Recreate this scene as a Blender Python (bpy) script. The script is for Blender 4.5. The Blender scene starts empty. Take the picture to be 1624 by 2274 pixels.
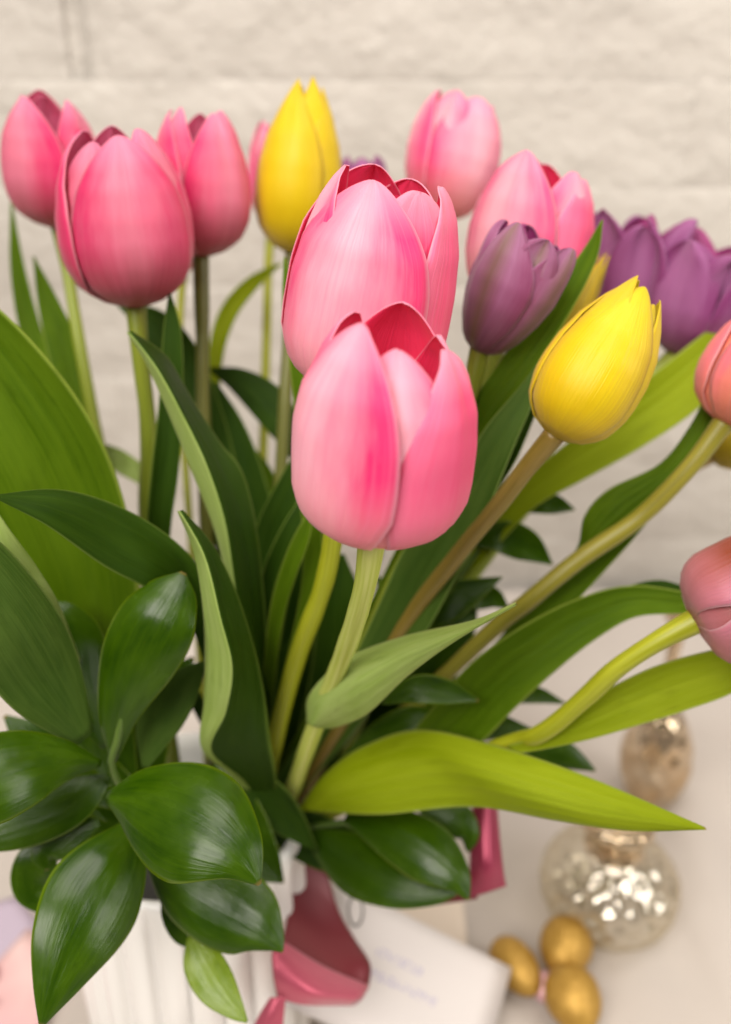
import bpy, math, random
from mathutils import Vector, Matrix, noise

# ------------------------------------------------------------------ camera
PITCH = math.radians(24.0)
FPX, CX, CY = 1969.0, 812.0, 1137.0          # focal length and centre in photo units (1624 x 2274)
CAM = Vector((0.0, 0.0, 0.465))              # the table top is z = 0
FWD = Vector((0, math.cos(PITCH), -math.sin(PITCH)))
UPV = Vector((0, math.sin(PITCH), math.cos(PITCH)))
RGT = Vector((1, 0, 0))
scene = bpy.context.scene
COL = scene.collection
cd = bpy.data.cameras.new('camera')
cam = bpy.data.objects.new('camera', cd)
COL.objects.link(cam)
cam.location = CAM
cam.rotation_euler = (math.pi / 2 - PITCH, 0, 0)
cd.sensor_fit = 'VERTICAL'
cd.sensor_height = 24.0
cd.lens = 24.0 * FPX / 2274.0
cd.clip_start, cd.clip_end = 0.01, 50
cd.dof.use_dof = True
cd.dof.focus_distance = 0.275
cd.dof.aperture_fstop = (cd.lens / 1000.0) / 0.0062
scene.camera = cam

# ------------------------------------------------------------------ light
world = bpy.data.worlds.new('World')
scene.world = world
world.use_nodes = True
world.node_tree.nodes['Background'].inputs[0].default_value = (1.0, 0.90, 0.80, 1)
world.node_tree.nodes['Background'].inputs[1].default_value = 0.10


def lamp(name, loc, target, size, power, color):
    ld = bpy.data.lights.new(name, 'AREA')
    ld.shape = 'RECTANGLE'
    ld.size, ld.size_y = size
    ld.energy = power
    ld.color = color
    o = bpy.data.objects.new(name, ld)
    COL.objects.link(o)
    o.location = loc
    o.rotation_euler = (Vector(target) - Vector(loc)).to_track_quat('-Z', 'Y').to_euler()
    return o


lamp('window_light', (-0.46, -0.60, 1.26), (0.0, 0.38, 0.26), (0.8, 0.8), 23, (1.0, 0.94, 0.87))
lamp('side_fill_light', (0.82, -0.05, 0.66), (0.10, 0.60, 0.2), (0.34, 0.70), 5.2, (1.0, 0.95, 0.89))  # added side lamp: fills the lower wall, gives leaf highlights from the right
lamp('overhead_fill_light', (0.15, 0.22, 1.70), (0.15, 0.40, 0.0), (1.1, 0.7), 17, (1.0, 0.93, 0.86))  # added overhead lamp that evens out table and wall, no fixture

scene.view_settings.view_transform = 'Standard'
scene.view_settings.look = 'None'
scene.view_settings.exposure = 0.13
scene.view_settings.gamma = 1.0


# ------------------------------------------------------------------ helpers
def P(x, y, z):
    """point at photo position (x, y), z metres deep along the view axis"""
    return CAM + RGT * ((x - CX) / FPX * z) + UPV * ((CY - y) / FPX * z) + FWD * z


def ray(x, y):
    return (P(x, y, 1.0) - CAM).normalized()


def on_plane_z(x, y, h=0.0):
    d = ray(x, y)
    return CAM + d * ((h - CAM.z) / d.z)


def on_plane_y(x, y, Y):
    d = ray(x, y)
    return CAM + d * (Y / d.y)


def tag(o, label=None, cat=None, group=None, kind=None):
    for k, v in (('label', label), ('category', cat), ('group', group), ('kind', kind)):
        if v:
            o[k] = v
    return o


def empty(name, loc, label, cat, group=None):
    o = bpy.data.objects.new(name, None)
    o.empty_display_size = 0.01
    COL.objects.link(o)
    o.location = loc
    return tag(o, label, cat, group)


def mesh_obj(name, verts, faces, mats, parent=None, uvs=None, smooth=True, origin=None):
    org = Vector(origin) if origin is not None else (parent.location.copy() if parent else Vector((0, 0, 0)))
    if parent is not None and origin is None:
        pass
    me = bpy.data.meshes.new(name)
    me.from_pydata([tuple(Vector(v) - org) for v in verts], [], faces)
    if uvs is not None:
        ul = me.uv_layers.new(name='UVMap')
        for l in me.loops:
            ul.data[l.index].uv = uvs[l.vertex_index]
    if not isinstance(mats, (list, tuple)):
        mats = [mats]
    for m in mats:
        me.materials.append(m)
    if smooth:
        me.polygons.foreach_set('use_smooth', [True] * len(me.polygons))
    me.update()
    o = bpy.data.objects.new(name, me)
    COL.objects.link(o)
    if parent is not None:
        o.parent = parent
        if origin is not None:
            o.location = org - parent.location
    else:
        o.location = org
    return o


def grid_faces(nu, nv, closed=False):
    f = []
    for j in range(nv - 1):
        for i in range(nu - (0 if closed else 1)):
            a = j * nu + i
            b = j * nu + (i + 1) % nu
            f.append((a, b, b + nu, a + nu))
    return f


def solid(o, t, inner=False):
    m = o.modifiers.new('thickness', 'SOLIDIFY')
    m.thickness = t
    m.offset = -1
    if inner:
        m.material_offset = 1
    return o


def catmull(pts, n):
    """resample rows of numbers with a Catmull-Rom curve (chord parametrised by index)"""
    m = len(pts)
    out = []
    for k in range(n):
        s = k / (n - 1) * (m - 1)
        i = min(int(s), m - 2)
        t = s - i
        p1, p2 = pts[i], pts[i + 1]
        p0 = pts[i - 1] if i > 0 else [2 * a - b for a, b in zip(p1, p2)]
        p3 = pts[i + 2] if i + 2 < m else [2 * b - a for a, b in zip(p1, p2)]
        row = []
        for a, b, c, d in zip(p0, p1, p2, p3):
            row.append(0.5 * (2 * b + (c - a) * t + (2 * a - 5 * b + 4 * c - d) * t * t + (3 * b - a - 3 * c + d) * t ** 3))
        out.append(row)
    return out


def interp(tab, v):
    if v <= tab[0][0]:
        return tab[0][1]
    for (a, x), (b, y) in zip(tab, tab[1:]):
        if v <= b:
            t = (v - a) / (b - a)
            return x + (y - x) * t
    return tab[-1][1]


# ------------------------------------------------------------------ materials
def new_mat(name):
    m = bpy.data.materials.new(name)
    m.use_nodes = True
    nt = m.node_tree
    bs = nt.nodes['Principled BSDF']
    return m, nt, bs


def N(nt, typ, **kw):
    n = nt.nodes.new(typ)
    for k, v in kw.items():
        setattr(n, k, v)
    return n


def ramp(nt, src, stops):
    r = N(nt, 'ShaderNodeValToRGB')
    el = r.color_ramp.elements
    while len(el) < len(stops):
        el.new(0.5)
    for e, (p, c) in zip(el, stops):
        e.position = p
        e.color = (*c, 1) if len(c) == 3 else c
    nt.links.new(src, r.inputs[0])
    return r


def mixc(nt, a, b, fac, mode='MIX'):
    m = N(nt, 'ShaderNodeMix', data_type='RGBA', blend_type=mode)
    for sock, val in ((m.inputs[0], fac), (m.inputs[6], a), (m.inputs[7], b)):
        if hasattr(val, 'links') or hasattr(val, 'is_linked'):
            nt.links.new(val, sock)
        elif isinstance(val, (int, float)):
            sock.default_value = val
        else:
            sock.default_value = (*val, 1)
    return m.outputs[2]


def uv_stretch(nt, sx, sy):
    tc = N(nt, 'ShaderNodeUVMap')
    mp = N(nt, 'ShaderNodeMapping')
    mp.inputs['Scale'].default_value = (sx, sy, 1)
    nt.links.new(tc.outputs[0], mp.inputs[0])
    oi = N(nt, 'ShaderNodeObjectInfo')
    ml = N(nt, 'ShaderNodeMath', operation='MULTIPLY')
    ml.inputs[1].default_value = 37.0
    nt.links.new(oi.outputs['Random'], ml.inputs[0])
    cb = N(nt, 'ShaderNodeCombineXYZ')
    nt.links.new(ml.outputs[0], cb.inputs[0])
    nt.links.new(ml.outputs[0], cb.inputs[1])
    nt.links.new(cb.outputs[0], mp.inputs['Location'])
    return mp.outputs[0], tc.outputs[0]


def noise_tex(nt, vec, scale, detail=3, rough=0.55):
    n = N(nt, 'ShaderNodeTexNoise')
    n.inputs['Scale'].default_value = scale
    n.inputs['Detail'].default_value = detail
    n.inputs['Roughness'].default_value = rough
    if vec is not None:
        nt.links.new(vec, n.inputs['Vector'])
    return n.outputs[0]


def bump(nt, height, strength, dist, bs):
    b = N(nt, 'ShaderNodeBump')
    b.inputs['Strength'].default_value = strength
    b.inputs['Distance'].default_value = dist
    nt.links.new(height, b.inputs['Height'])
    nt.links.new(b.outputs[0], bs.inputs['Normal'])
    return b.outputs[0]


def translucent(nt, bs, color, fac, normal=None):
    """let part of the light through the thin tissue"""
    out = nt.nodes['Material Output']
    tr = N(nt, 'ShaderNodeBsdfTranslucent')
    if hasattr(color, 'is_linked'):
        nt.links.new(color, tr.inputs[0])
    else:
        tr.inputs[0].default_value = (*color, 1)
    if normal is not None:
        nt.links.new(normal, tr.inputs['Normal'])
    mx = N(nt, 'ShaderNodeMixShader')
    mx.inputs[0].default_value = fac
    nt.links.new(bs.outputs[0], mx.inputs[1])
    nt.links.new(tr.outputs[0], mx.inputs[2])
    nt.links.new(mx.outputs[0], out.inputs[0])


def petal_mat(name, edge, mid, base, streak, rough=0.42, trans=0.28, tip=None, rib=None, spread=(0.08, 0.42, 0.80), wob=1.0):
    m, nt, bs = new_mat(name)
    vec, uv = uv_stretch(nt, 3.2, 0.8)
    sep = N(nt, 'ShaderNodeSeparateXYZ')
    nt.links.new(uv, sep.inputs[0])
    # distance from the midrib 0..1
    a = N(nt, 'ShaderNodeMath', operation='MULTIPLY_ADD')
    a.inputs[1].default_value, a.inputs[2].default_value = 2.0, -1.0
    nt.links.new(sep.outputs[0], a.inputs[0])
    b = N(nt, 'ShaderNodeMath', operation='ABSOLUTE')
    nt.links.new(a.outputs[0], b.inputs[0])
    n1 = noise_tex(nt, vec, 1.6, 4, 0.6)
    c = N(nt, 'ShaderNodeMath', operation='MULTIPLY_ADD')
    c.inputs[1].default_value, c.inputs[2].default_value = wob, -0.5 * wob
    nt.links.new(n1, c.inputs[0])
    d = N(nt, 'ShaderNodeMath', operation='ADD')
    nt.links.new(b.outputs[0], d.inputs[0])
    nt.links.new(c.outputs[0], d.inputs[1])
    r1 = ramp(nt, d.outputs[0], [(spread[0], mid), (spread[1], tuple(0.6 * x + 0.4 * y for x, y in zip(mid, edge))), (spread[2], edge)])
    # base of the petal has its own colour; on rose it also holds shade
    n2 = noise_tex(nt, vec, 2.3, 2)
    e = N(nt, 'ShaderNodeMath', operation='MULTIPLY_ADD')
    e.inputs[1].default_value = 0.16
    nt.links.new(n2, e.inputs[0])
    nt.links.new(sep.outputs[1], e.inputs[2])
    rb = ramp(nt, e.outputs[0], [(0.10, (1, 1, 1)), (0.52, (0, 0, 0))])
    col = mixc(nt, r1.outputs[0], base, rb.outputs[0])
    # fine lengthwise veins
    vec2, _ = uv_stretch(nt, 46.0, 1.1)
    n3 = noise_tex(nt, vec2, 1.0, 3, 0.6)
    rv = ramp(nt, n3, [(0.45, (0, 0, 0)), (0.75, (0.36, 0.36, 0.36))])
    col = mixc(nt, col, streak, rv.outputs[0])
    rw = ramp(nt, b.outputs[0], [(0.945, (0, 0, 0)), (0.995, (0.55, 0.55, 0.55))])
    col = mixc(nt, col, tuple(0.35 + 0.62 * c for c in streak) if streak[0] > 0.5 and streak[2] > 0.1 else streak, rw.outputs[0])
    if rib:
        rr = ramp(nt, b.outputs[0], [(0.0, (0.7, 0.7, 0.7)), (0.16, (0.35, 0.35, 0.35)), (0.34, (0, 0, 0))])
        col = mixc(nt, col, rib, rr.outputs[0])
    if tip:
        rt = ramp(nt, sep.outputs[1], [(0.80, (0, 0, 0)), (1.0, (0.8, 0.8, 0.8))])
        col = mixc(nt, col, tip, rt.outputs[0])
    nt.links.new(col, bs.inputs['Base Color'])
    bs.inputs['Roughness'].default_value = rough
    bs.inputs['Specular IOR Level'].default_value = 0.35
    bs.inputs['Sheen Weight'].default_value = 0.12
    nb = bump(nt, n3, 0.6, 0.0006, bs)
    translucent(nt, bs, col, trans)
    return m


M = {}
M['pink'] = petal_mat('pink_petal', (0.92, 0.040, 0.215), (0.99, 0.50, 0.62), (0.95, 0.36, 0.41), (0.95, 0.27, 0.45), tip=(0.97, 0.40, 0.55))
M['pink_deep'] = petal_mat('deep_pink_petal', (0.93, 0.17, 0.33), (0.90, 0.065, 0.215), (0.93, 0.24, 0.35), (0.93, 0.22, 0.38), tip=(0.95, 0.38, 0.52))
M['pink_in'] = petal_mat('pink_petal_inside', (0.90, 0.030, 0.13), (0.90, 0.05, 0.15), (0.85, 0.010, 0.045), (0.90, 0.09, 0.23))
M['rose'] = petal_mat('rose_petal', (0.76, 0.025, 0.15), (0.84, 0.23, 0.34), (0.36, 0.040, 0.035), (0.80, 0.15, 0.25), tip=(0.88, 0.30, 0.47))  # dark base is part pigment, part shade painted low on the petals
M['rose_in'] = petal_mat('rose_petal_inside', (0.82, 0.12, 0.28), (0.84, 0.20, 0.36), (0.66, 0.03, 0.09), (0.86, 0.26, 0.42))
M['blush'] = petal_mat('blush_petal', (0.88, 0.085, 0.26), (0.94, 0.46, 0.55), (0.80, 0.22, 0.19), (0.92, 0.36, 0.49), tip=(0.90, 0.34, 0.51))
M['salmon'] = petal_mat('salmon_petal', (0.88, 0.20, 0.25), (0.88, 0.30, 0.17), (0.84, 0.27, 0.17), (0.88, 0.34, 0.32))
M['mauve'] = petal_mat('mauve_petal', (0.66, 0.23, 0.38), (0.28, 0.055, 0.022), (0.60, 0.22, 0.26), (0.56, 0.19, 0.22), spread=(0.40, 0.66, 0.98), wob=0.5)
M['yellow'] = petal_mat('yellow_petal', (0.69, 0.475, 0.0), (0.75, 0.57, 0.0), (0.60, 0.42, 0.0), (0.75, 0.58, 0.003), trans=0.22)
M['green_yellow'] = petal_mat('greenish_yellow_petal', (0.62, 0.42, 0.001), (0.38, 0.27, 0.004), (0.36, 0.27, 0.004), (0.6, 0.42, 0.004), trans=0.22)
M['purple'] = petal_mat('purple_petal', (0.26, 0.045, 0.18), (0.43, 0.15, 0.35), (0.17, 0.025, 0.075), (0.36, 0.12, 0.29), trans=0.2)
M['purple_in'] = petal_mat('purple_petal_inside', (0.28, 0.022, 0.14), (0.33, 0.035, 0.17), (0.17, 0.01, 0.05), (0.38, 0.07, 0.23), trans=0.2)
M['dusk'] = petal_mat('dusky_purple_petal', (0.25, 0.055, 0.145), (0.36, 0.14, 0.27), (0.11, 0.020, 0.035), (0.40, 0.18, 0.31), trans=0.15, rib=(0.15, 0.10, 0.025))


def leaf_mat(name, dark, light, trans_col, rough=0.42, trans=0.3, veins=60.0, edge=None, spec=0.4, vein_amt=0.75, coat=0.0, bumps=0.6, dry=False):
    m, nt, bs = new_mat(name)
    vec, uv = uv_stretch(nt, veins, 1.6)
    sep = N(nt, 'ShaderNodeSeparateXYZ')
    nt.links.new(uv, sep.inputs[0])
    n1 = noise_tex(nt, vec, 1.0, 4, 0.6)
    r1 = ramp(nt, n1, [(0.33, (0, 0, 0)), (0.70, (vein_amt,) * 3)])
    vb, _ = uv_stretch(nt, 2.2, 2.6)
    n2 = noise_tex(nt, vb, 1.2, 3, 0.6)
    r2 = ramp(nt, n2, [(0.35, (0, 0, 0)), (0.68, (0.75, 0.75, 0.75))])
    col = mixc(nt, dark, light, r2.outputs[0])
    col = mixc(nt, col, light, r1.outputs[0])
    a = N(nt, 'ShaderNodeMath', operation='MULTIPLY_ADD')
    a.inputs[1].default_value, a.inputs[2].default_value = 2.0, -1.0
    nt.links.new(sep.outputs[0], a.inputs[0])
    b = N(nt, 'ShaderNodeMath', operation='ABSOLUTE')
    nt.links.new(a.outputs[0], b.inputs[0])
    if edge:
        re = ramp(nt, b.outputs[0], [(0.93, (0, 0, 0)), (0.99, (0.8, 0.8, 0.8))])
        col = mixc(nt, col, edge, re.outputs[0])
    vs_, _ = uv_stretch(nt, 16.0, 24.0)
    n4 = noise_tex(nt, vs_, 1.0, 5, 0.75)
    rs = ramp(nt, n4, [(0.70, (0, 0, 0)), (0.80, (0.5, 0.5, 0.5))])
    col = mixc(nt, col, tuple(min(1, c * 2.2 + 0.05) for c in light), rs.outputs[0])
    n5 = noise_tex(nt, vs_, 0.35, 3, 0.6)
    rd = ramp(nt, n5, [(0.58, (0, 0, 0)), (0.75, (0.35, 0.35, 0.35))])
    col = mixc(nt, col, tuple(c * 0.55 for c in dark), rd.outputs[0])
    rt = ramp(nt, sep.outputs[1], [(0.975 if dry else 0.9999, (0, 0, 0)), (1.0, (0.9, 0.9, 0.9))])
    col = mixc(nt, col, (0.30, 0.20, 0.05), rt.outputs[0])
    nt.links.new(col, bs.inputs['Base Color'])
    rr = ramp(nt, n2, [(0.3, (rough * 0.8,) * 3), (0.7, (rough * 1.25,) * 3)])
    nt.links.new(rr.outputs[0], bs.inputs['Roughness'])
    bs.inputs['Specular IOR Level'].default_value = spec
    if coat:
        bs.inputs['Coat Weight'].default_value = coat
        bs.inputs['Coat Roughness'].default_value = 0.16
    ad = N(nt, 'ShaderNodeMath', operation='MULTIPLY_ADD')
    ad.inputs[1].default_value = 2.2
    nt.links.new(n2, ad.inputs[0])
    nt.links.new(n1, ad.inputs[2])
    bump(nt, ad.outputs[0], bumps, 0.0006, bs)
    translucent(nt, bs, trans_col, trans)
    return m


M['leaf'] = leaf_mat('tulip_leaf', (0.046, 0.105, 0.001), (0.115, 0.200, 0.005), (0.21, 0.33, 0.0), edge=(0.28, 0.36, 0.05), spec=0.10)
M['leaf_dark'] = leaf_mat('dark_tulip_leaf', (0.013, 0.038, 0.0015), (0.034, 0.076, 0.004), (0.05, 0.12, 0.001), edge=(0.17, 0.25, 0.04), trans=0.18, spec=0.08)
M['leaf_light'] = leaf_mat('yellow_green_tulip_leaf', (0.20, 0.27, 0.0), (0.30, 0.37, 0.012), (0.40, 0.46, 0.0), edge=(0.36, 0.43, 0.09), spec=0.10)
M['leaf_pale'] = leaf_mat('pale_green_tulip_leaf', (0.23, 0.35, 0.045), (0.40, 0.50, 0.16), (0.32, 0.44, 0.02), edge=(0.45, 0.52, 0.18), trans=0.2, spec=0.12)
M['leaf_grey'] = leaf_mat('bluish_tulip_leaf', (0.034, 0.088, 0.008), (0.10, 0.175, 0.026), (0.14, 0.26, 0.006), veins=45, edge=(0.24, 0.34, 0.08), vein_amt=0.8, spec=0.12)
M['gloss'] = leaf_mat('glossy_leaf', (0.014, 0.046, 0.0), (0.052, 0.112, 0.0002), (0.13, 0.23, 0.0), rough=0.24, trans=0.24, veins=34, spec=0.34, vein_amt=0.45, coat=0.08, edge=(0.16, 0.25, 0.006), bumps=0.32, dry=True)
M['gloss_light'] = leaf_mat('light_glossy_leaf', (0.16, 0.26, 0.008), (0.26, 0.36, 0.03), (0.34, 0.42, 0.01), rough=0.26, trans=0.25, veins=26, spec=0.4, vein_amt=0.35, coat=0.2)


def stem_mat(name, c1, c2):
    m, nt, bs = new_mat(name)
    vec, uv = uv_stretch(nt, 14, 3.0)
    n1 = noise_tex(nt, vec, 1.2, 4)
    r = ramp(nt, n1, [(0.35, c1), (0.68, c2)])
    nt.links.new(r.outputs[0], bs.inputs['Base Color'])
    bs.inputs['Roughness'].default_value = 0.42
    bs.inputs['Subsurface Weight'].default_value = 0.15
    bs.inputs['Subsurface Radius'].default_value = (0.4, 0.6, 0.1)
    bs.inputs['Subsurface Scale'].default_value = 0.003
    bump(nt, n1, 0.25, 0.0005, bs)
    return m


M['stem'] = stem_mat('green_stem', (0.16, 0.21, 0.010), (0.25, 0.29, 0.025))
M['stem_light'] = stem_mat('light_stem', (0.36, 0.42, 0.045), (0.52, 0.56, 0.16))
M['stem_yellow'] = stem_mat('yellow_green_stem', (0.26, 0.28, 0.004), (0.37, 0.39, 0.02))
M['stem_brown'] = stem_mat('brownish_stem', (0.17, 0.12, 0.012), (0.27, 0.18, 0.04))
M['stem_olive'] = stem_mat('olive_stem', (0.19, 0.17, 0.008), (0.29, 0.26, 0.03))
M['stem_dark'] = stem_mat('dark_stem', (0.085, 0.090, 0.010), (0.15, 0.15, 0.022))
M['twig'] = stem_mat('dark_green_twig', (0.05, 0.10, 0.01), (0.10, 0.16, 0.02))


def plain(name, c, rough=0.6, metal=0.0, **kw):
    m, nt, bs = new_mat(name)
    bs.inputs['Base Color'].default_value = (*c, 1)
    bs.inputs['Roughness'].default_value = rough
    bs.inputs['Metallic'].default_value = metal
    for k, v in kw.items():
        bs.inputs[k].default_value = v
    return m


def object_coords(nt, scale=(1, 1, 1)):
    tc = N(nt, 'ShaderNodeTexCoord')
    mp = N(nt, 'ShaderNodeMapping')
    mp.inputs['Scale'].default_value = scale
    nt.links.new(tc.outputs['Object'], mp.inputs[0])
    return mp.outputs[0]


def paint_mat():
    m, nt, bs = new_mat('white_wall_paint')
    g = N(nt, 'ShaderNodeNewGeometry')
    n1 = noise_tex(nt, g.outputs['Position'], 5.0, 4)
    n2 = noise_tex(nt, g.outputs['Position'], 60.0, 5, 0.65)
    r = ramp(nt, n1, [(0.3, (0.462, 0.428, 0.384)), (0.7, (0.512, 0.478, 0.430))])
    nt.links.new(r.outputs[0], bs.inputs['Base Color'])
    bs.inputs['Roughness'].default_value = 0.55
    ad = N(nt, 'ShaderNodeMath', operation='MULTIPLY_ADD')
    ad.inputs[1].default_value = 3.0
    n3 = noise_tex(nt, g.outputs['Position'], 22.0, 3)
    nt.links.new(n3, ad.inputs[0])
    nt.links.new(n2, ad.inputs[2])
    bump(nt, ad.outputs[0], 0.55, 0.004, bs)
    return m


def cloth_mat():
    m, nt, bs = new_mat('white_cloth')
    vec = object_coords(nt)
    n1 = noise_tex(nt, vec, 6.0, 4)
    r = ramp(nt, n1, [(0.3, (0.455, 0.405, 0.365)), (0.7, (0.52, 0.47, 0.425))])
    nt.links.new(r.outputs[0], bs.inputs['Base Color'])
    bs.inputs['Roughness'].default_value = 0.8
    bs.inputs['Sheen Weight'].default_value = 0.2
    n2 = noise_tex(nt, vec, 900.0, 2)
    bump(nt, n2, 0.3, 0.0005, bs)
    return m


def satin_mat():
    m, nt, bs = new_mat('rose_satin')
    vec, uv = uv_stretch(nt, 3.0, 90.0)
    n1 = noise_tex(nt, vec, 1.0, 3)
    r = ramp(nt, n1, [(0.3, (0.42, 0.060, 0.105)), (0.7, (0.54, 0.10, 0.16))])
    nt.links.new(r.outputs[0], bs.inputs['Base Color'])
    bs.inputs['Metallic'].default_value = 0.4
    bs.inputs['Roughness'].default_value = 0.36
    bs.inputs['Sheen Weight'].default_value = 0.3
    bump(nt, n1, 0.15, 0.0003, bs)
    return m


def gold_mat():
    m, nt, bs = new_mat('gold_foil')
    vec = object_coords(nt)
    n1 = noise_tex(nt, vec, 160.0, 4, 0.6)
    r = ramp(nt, n1, [(0.3, (0.36, 0.20, 0.030)), (0.7, (0.52, 0.31, 0.06))])
    nt.links.new(r.outputs[0], bs.inputs['Base Color'])
    bs.inputs['Metallic'].default_value = 0.45
    bs.inputs['Roughness'].default_value = 0.48
    bump(nt, n1, 0.6, 0.0012, bs)
    return m


def mercury_mat(name, c1, c2, clear):
    m, nt, bs = new_mat(name)
    vec = object_coords(nt)
    n1 = noise_tex(nt, vec, 45.0, 4, 0.65)
    r = ramp(nt, n1, [(0.35, c1), (0.65, c2)])
    nt.links.new(r.outputs[0], bs.inputs['Base Color'])
    bs.inputs['Metallic'].default_value = 0.9
    bs.inputs['Roughness'].default_value = 0.07
    gl = N(nt, 'ShaderNodeBsdfTransparent')
    gl.inputs[0].default_value = (0.93, 0.90, 0.82, 1)
    mx = N(nt, 'ShaderNodeMixShader')
    rc = ramp(nt, n1, [(0.3, (clear * 0.6,) * 3), (0.7, (clear * 1.2,) * 3)])
    nt.links.new(rc.outputs[0], mx.inputs[0])
    nt.links.new(bs.outputs[0], mx.inputs[1])
    nt.links.new(gl.outputs[0], mx.inputs[2])
    nt.links.new(mx.outputs[0], nt.nodes['Material Output'].inputs[0])
    return m


M['paint'] = paint_mat()
M['cloth'] = cloth_mat()
M['satin'] = satin_mat()
M['satin_half_shade'] = plain('rose_satin_half_shade', (0.30, 0.035, 0.075), 0.34, 0.4)  # darker copy of the rose satin, shade painted into the second loop
M['satin_shade'] = plain('rose_satin_painted_shade', (0.17, 0.018, 0.026), 0.38, 0.15)  # same ribbon, maroon tone paints the shade in the loop's hollow
M['gold'] = gold_mat()
M['mercury_amber'] = mercury_mat('amber_mercury_glass', (0.55, 0.36, 0.17), (0.85, 0.74, 0.58), 0.35)
M['mercury_clear'] = mercury_mat('clear_mercury_glass', (0.74, 0.69, 0.58), (0.92, 0.89, 0.82), 0.78)
M['ceramic'] = plain('white_glazed_ceramic', (0.90, 0.885, 0.86), 0.30)
M['vase_shade'] = plain('vase_inside_shade', (0.01, 0.012, 0.008), 0.3)  # near-black tone for the shaded vase mouth
M['thread'] = plain('grey_thread', (0.12, 0.11, 0.10), 0.7)

# ------------------------------------------------------------------ setting: table and wall
WALL_Y = 0.72


def build_table():
    nx, ny = 150, 120
    vs, uv = [], []
    x0, x1, y0, y1 = -1.3, 1.3, -0.35, WALL_Y - 0.012
    a1, b1 = on_plane_z(1395, 2040), on_plane_z(1520, 2330)
    a2, b2 = on_plane_z(1530, 1800), on_plane_z(1640, 2260)
    a3, b3 = on_plane_z(1590, 1700), on_plane_z(1800, 1900)
    folds = [(a1, b1, 0.012, 0.012), (a2, b2, 0.016, 0.018), (a3, b3, 0.012, 0.02)]
    for j in range(ny):
        for i in range(nx):
            x = x0 + (x1 - x0) * i / (nx - 1)
            y = y0 + (y1 - y0) * j / (ny - 1)
            z = 0.0
            for a, b, h, w in folds:
                d = (b - a).normalized()
                q = Vector((x, y, 0)) - a
                s = q.dot(d)
                t = abs(q.x * d.y - q.y * d.x)
                fall = min(1, max(0, (s + 0.05) / 0.06))
                z += h * math.exp(-(t / w) ** 2) * fall
            z += 0.0012 * noise.noise(Vector((x * 9, y * 9, 1.7)))
            z += 0.09 * max(0.0, (y - (WALL_Y - 0.13)) / 0.13) ** 2.2
            vs.append((x, y, z - 0.001))
    o = mesh_obj('table_cloth', vs, grid_faces(nx, ny), M['cloth'])
    return tag(o, kind='structure')


build_table()


def build_wall():
    L, H, G = 0.172, 0.0655, 0.0085
    ref = on_plane_y(178, 178, WALL_Y)          # the crossing of an upright joint and a bed joint
    back = mesh_obj('brick_wall', [(x, WALL_Y + 0.007, z) for x, z in ((-1.5, -0.1), (1.5, -0.1), (1.5, 1.0), (-1.5, 1.0))],
                    [(0, 1, 2, 3)], M['paint'], smooth=False)
    tag(back, 'white painted brick wall behind the bouquet', 'wall')
    rnd = random.Random(4)
    for row in range(-7, 4):
        zc = ref.z + row * (H + G) + (H + G) / 2
        for c in range(-5, 6):
            xc = ref.x + (c + 0.5 + (0.5 if row % 2 else 0)) * (L + G)
            if abs(xc) > 0.62 or zc > 0.72:
                continue
            seed = rnd.random() * 50
            gu = (-1, -0.985, -0.93, -0.6, -0.2, 0.2, 0.6, 0.93, 0.985, 1)
            gv = (-1, -0.96, -0.82, -0.35, 0.35, 0.82, 0.96, 1)
            nu, nv = len(gu), len(gv)
            vs = []
            open_l = row == 0 and c == 0
            open_r = row == 0 and c == -1
            h = H + G * 1.02
            for v in gv:
                for u in gu:
                    e = max(abs(u) ** 24, abs(v) ** 12)
                    d = 0.0004 * (1 - e) + 0.0042 * noise.noise(Vector((xc * 14 + u * 1.2, zc * 16 + v * 0.55, 3.3))) + 0.0022 * (1 - e) * noise.noise(Vector((u * 3.5 + seed, v * 2.0, seed)))
                    x = xc + u * (L + G * 1.02) / 2 + 0.0006 * noise.noise(Vector((u * 4, v * 4, seed)))
                    if open_r and u > 0.9:
                        x -= 0.0068
                    if open_l and u < -0.9:
                        x += 0.0068
                    z = zc + v * h / 2
                    edge = abs(u) == 1 or abs(v) == 1
                    vs.append((x, WALL_Y + (0.0068 if abs(u) == 1 and ((open_l and u < 0) or (open_r and u > 0)) else -d + 0.00015 if edge else -d), z))
            b = mesh_obj('brick', vs, grid_faces(nu, nv), M['paint'], parent=back)
    return back


build_wall()

# ------------------------------------------------------------------ vase
RIM = P(412, 1795, 0.43)
VASE = Vector((RIM.x, RIM.y, 0.0))
VH = RIM.z
VR = 0.0540


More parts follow.
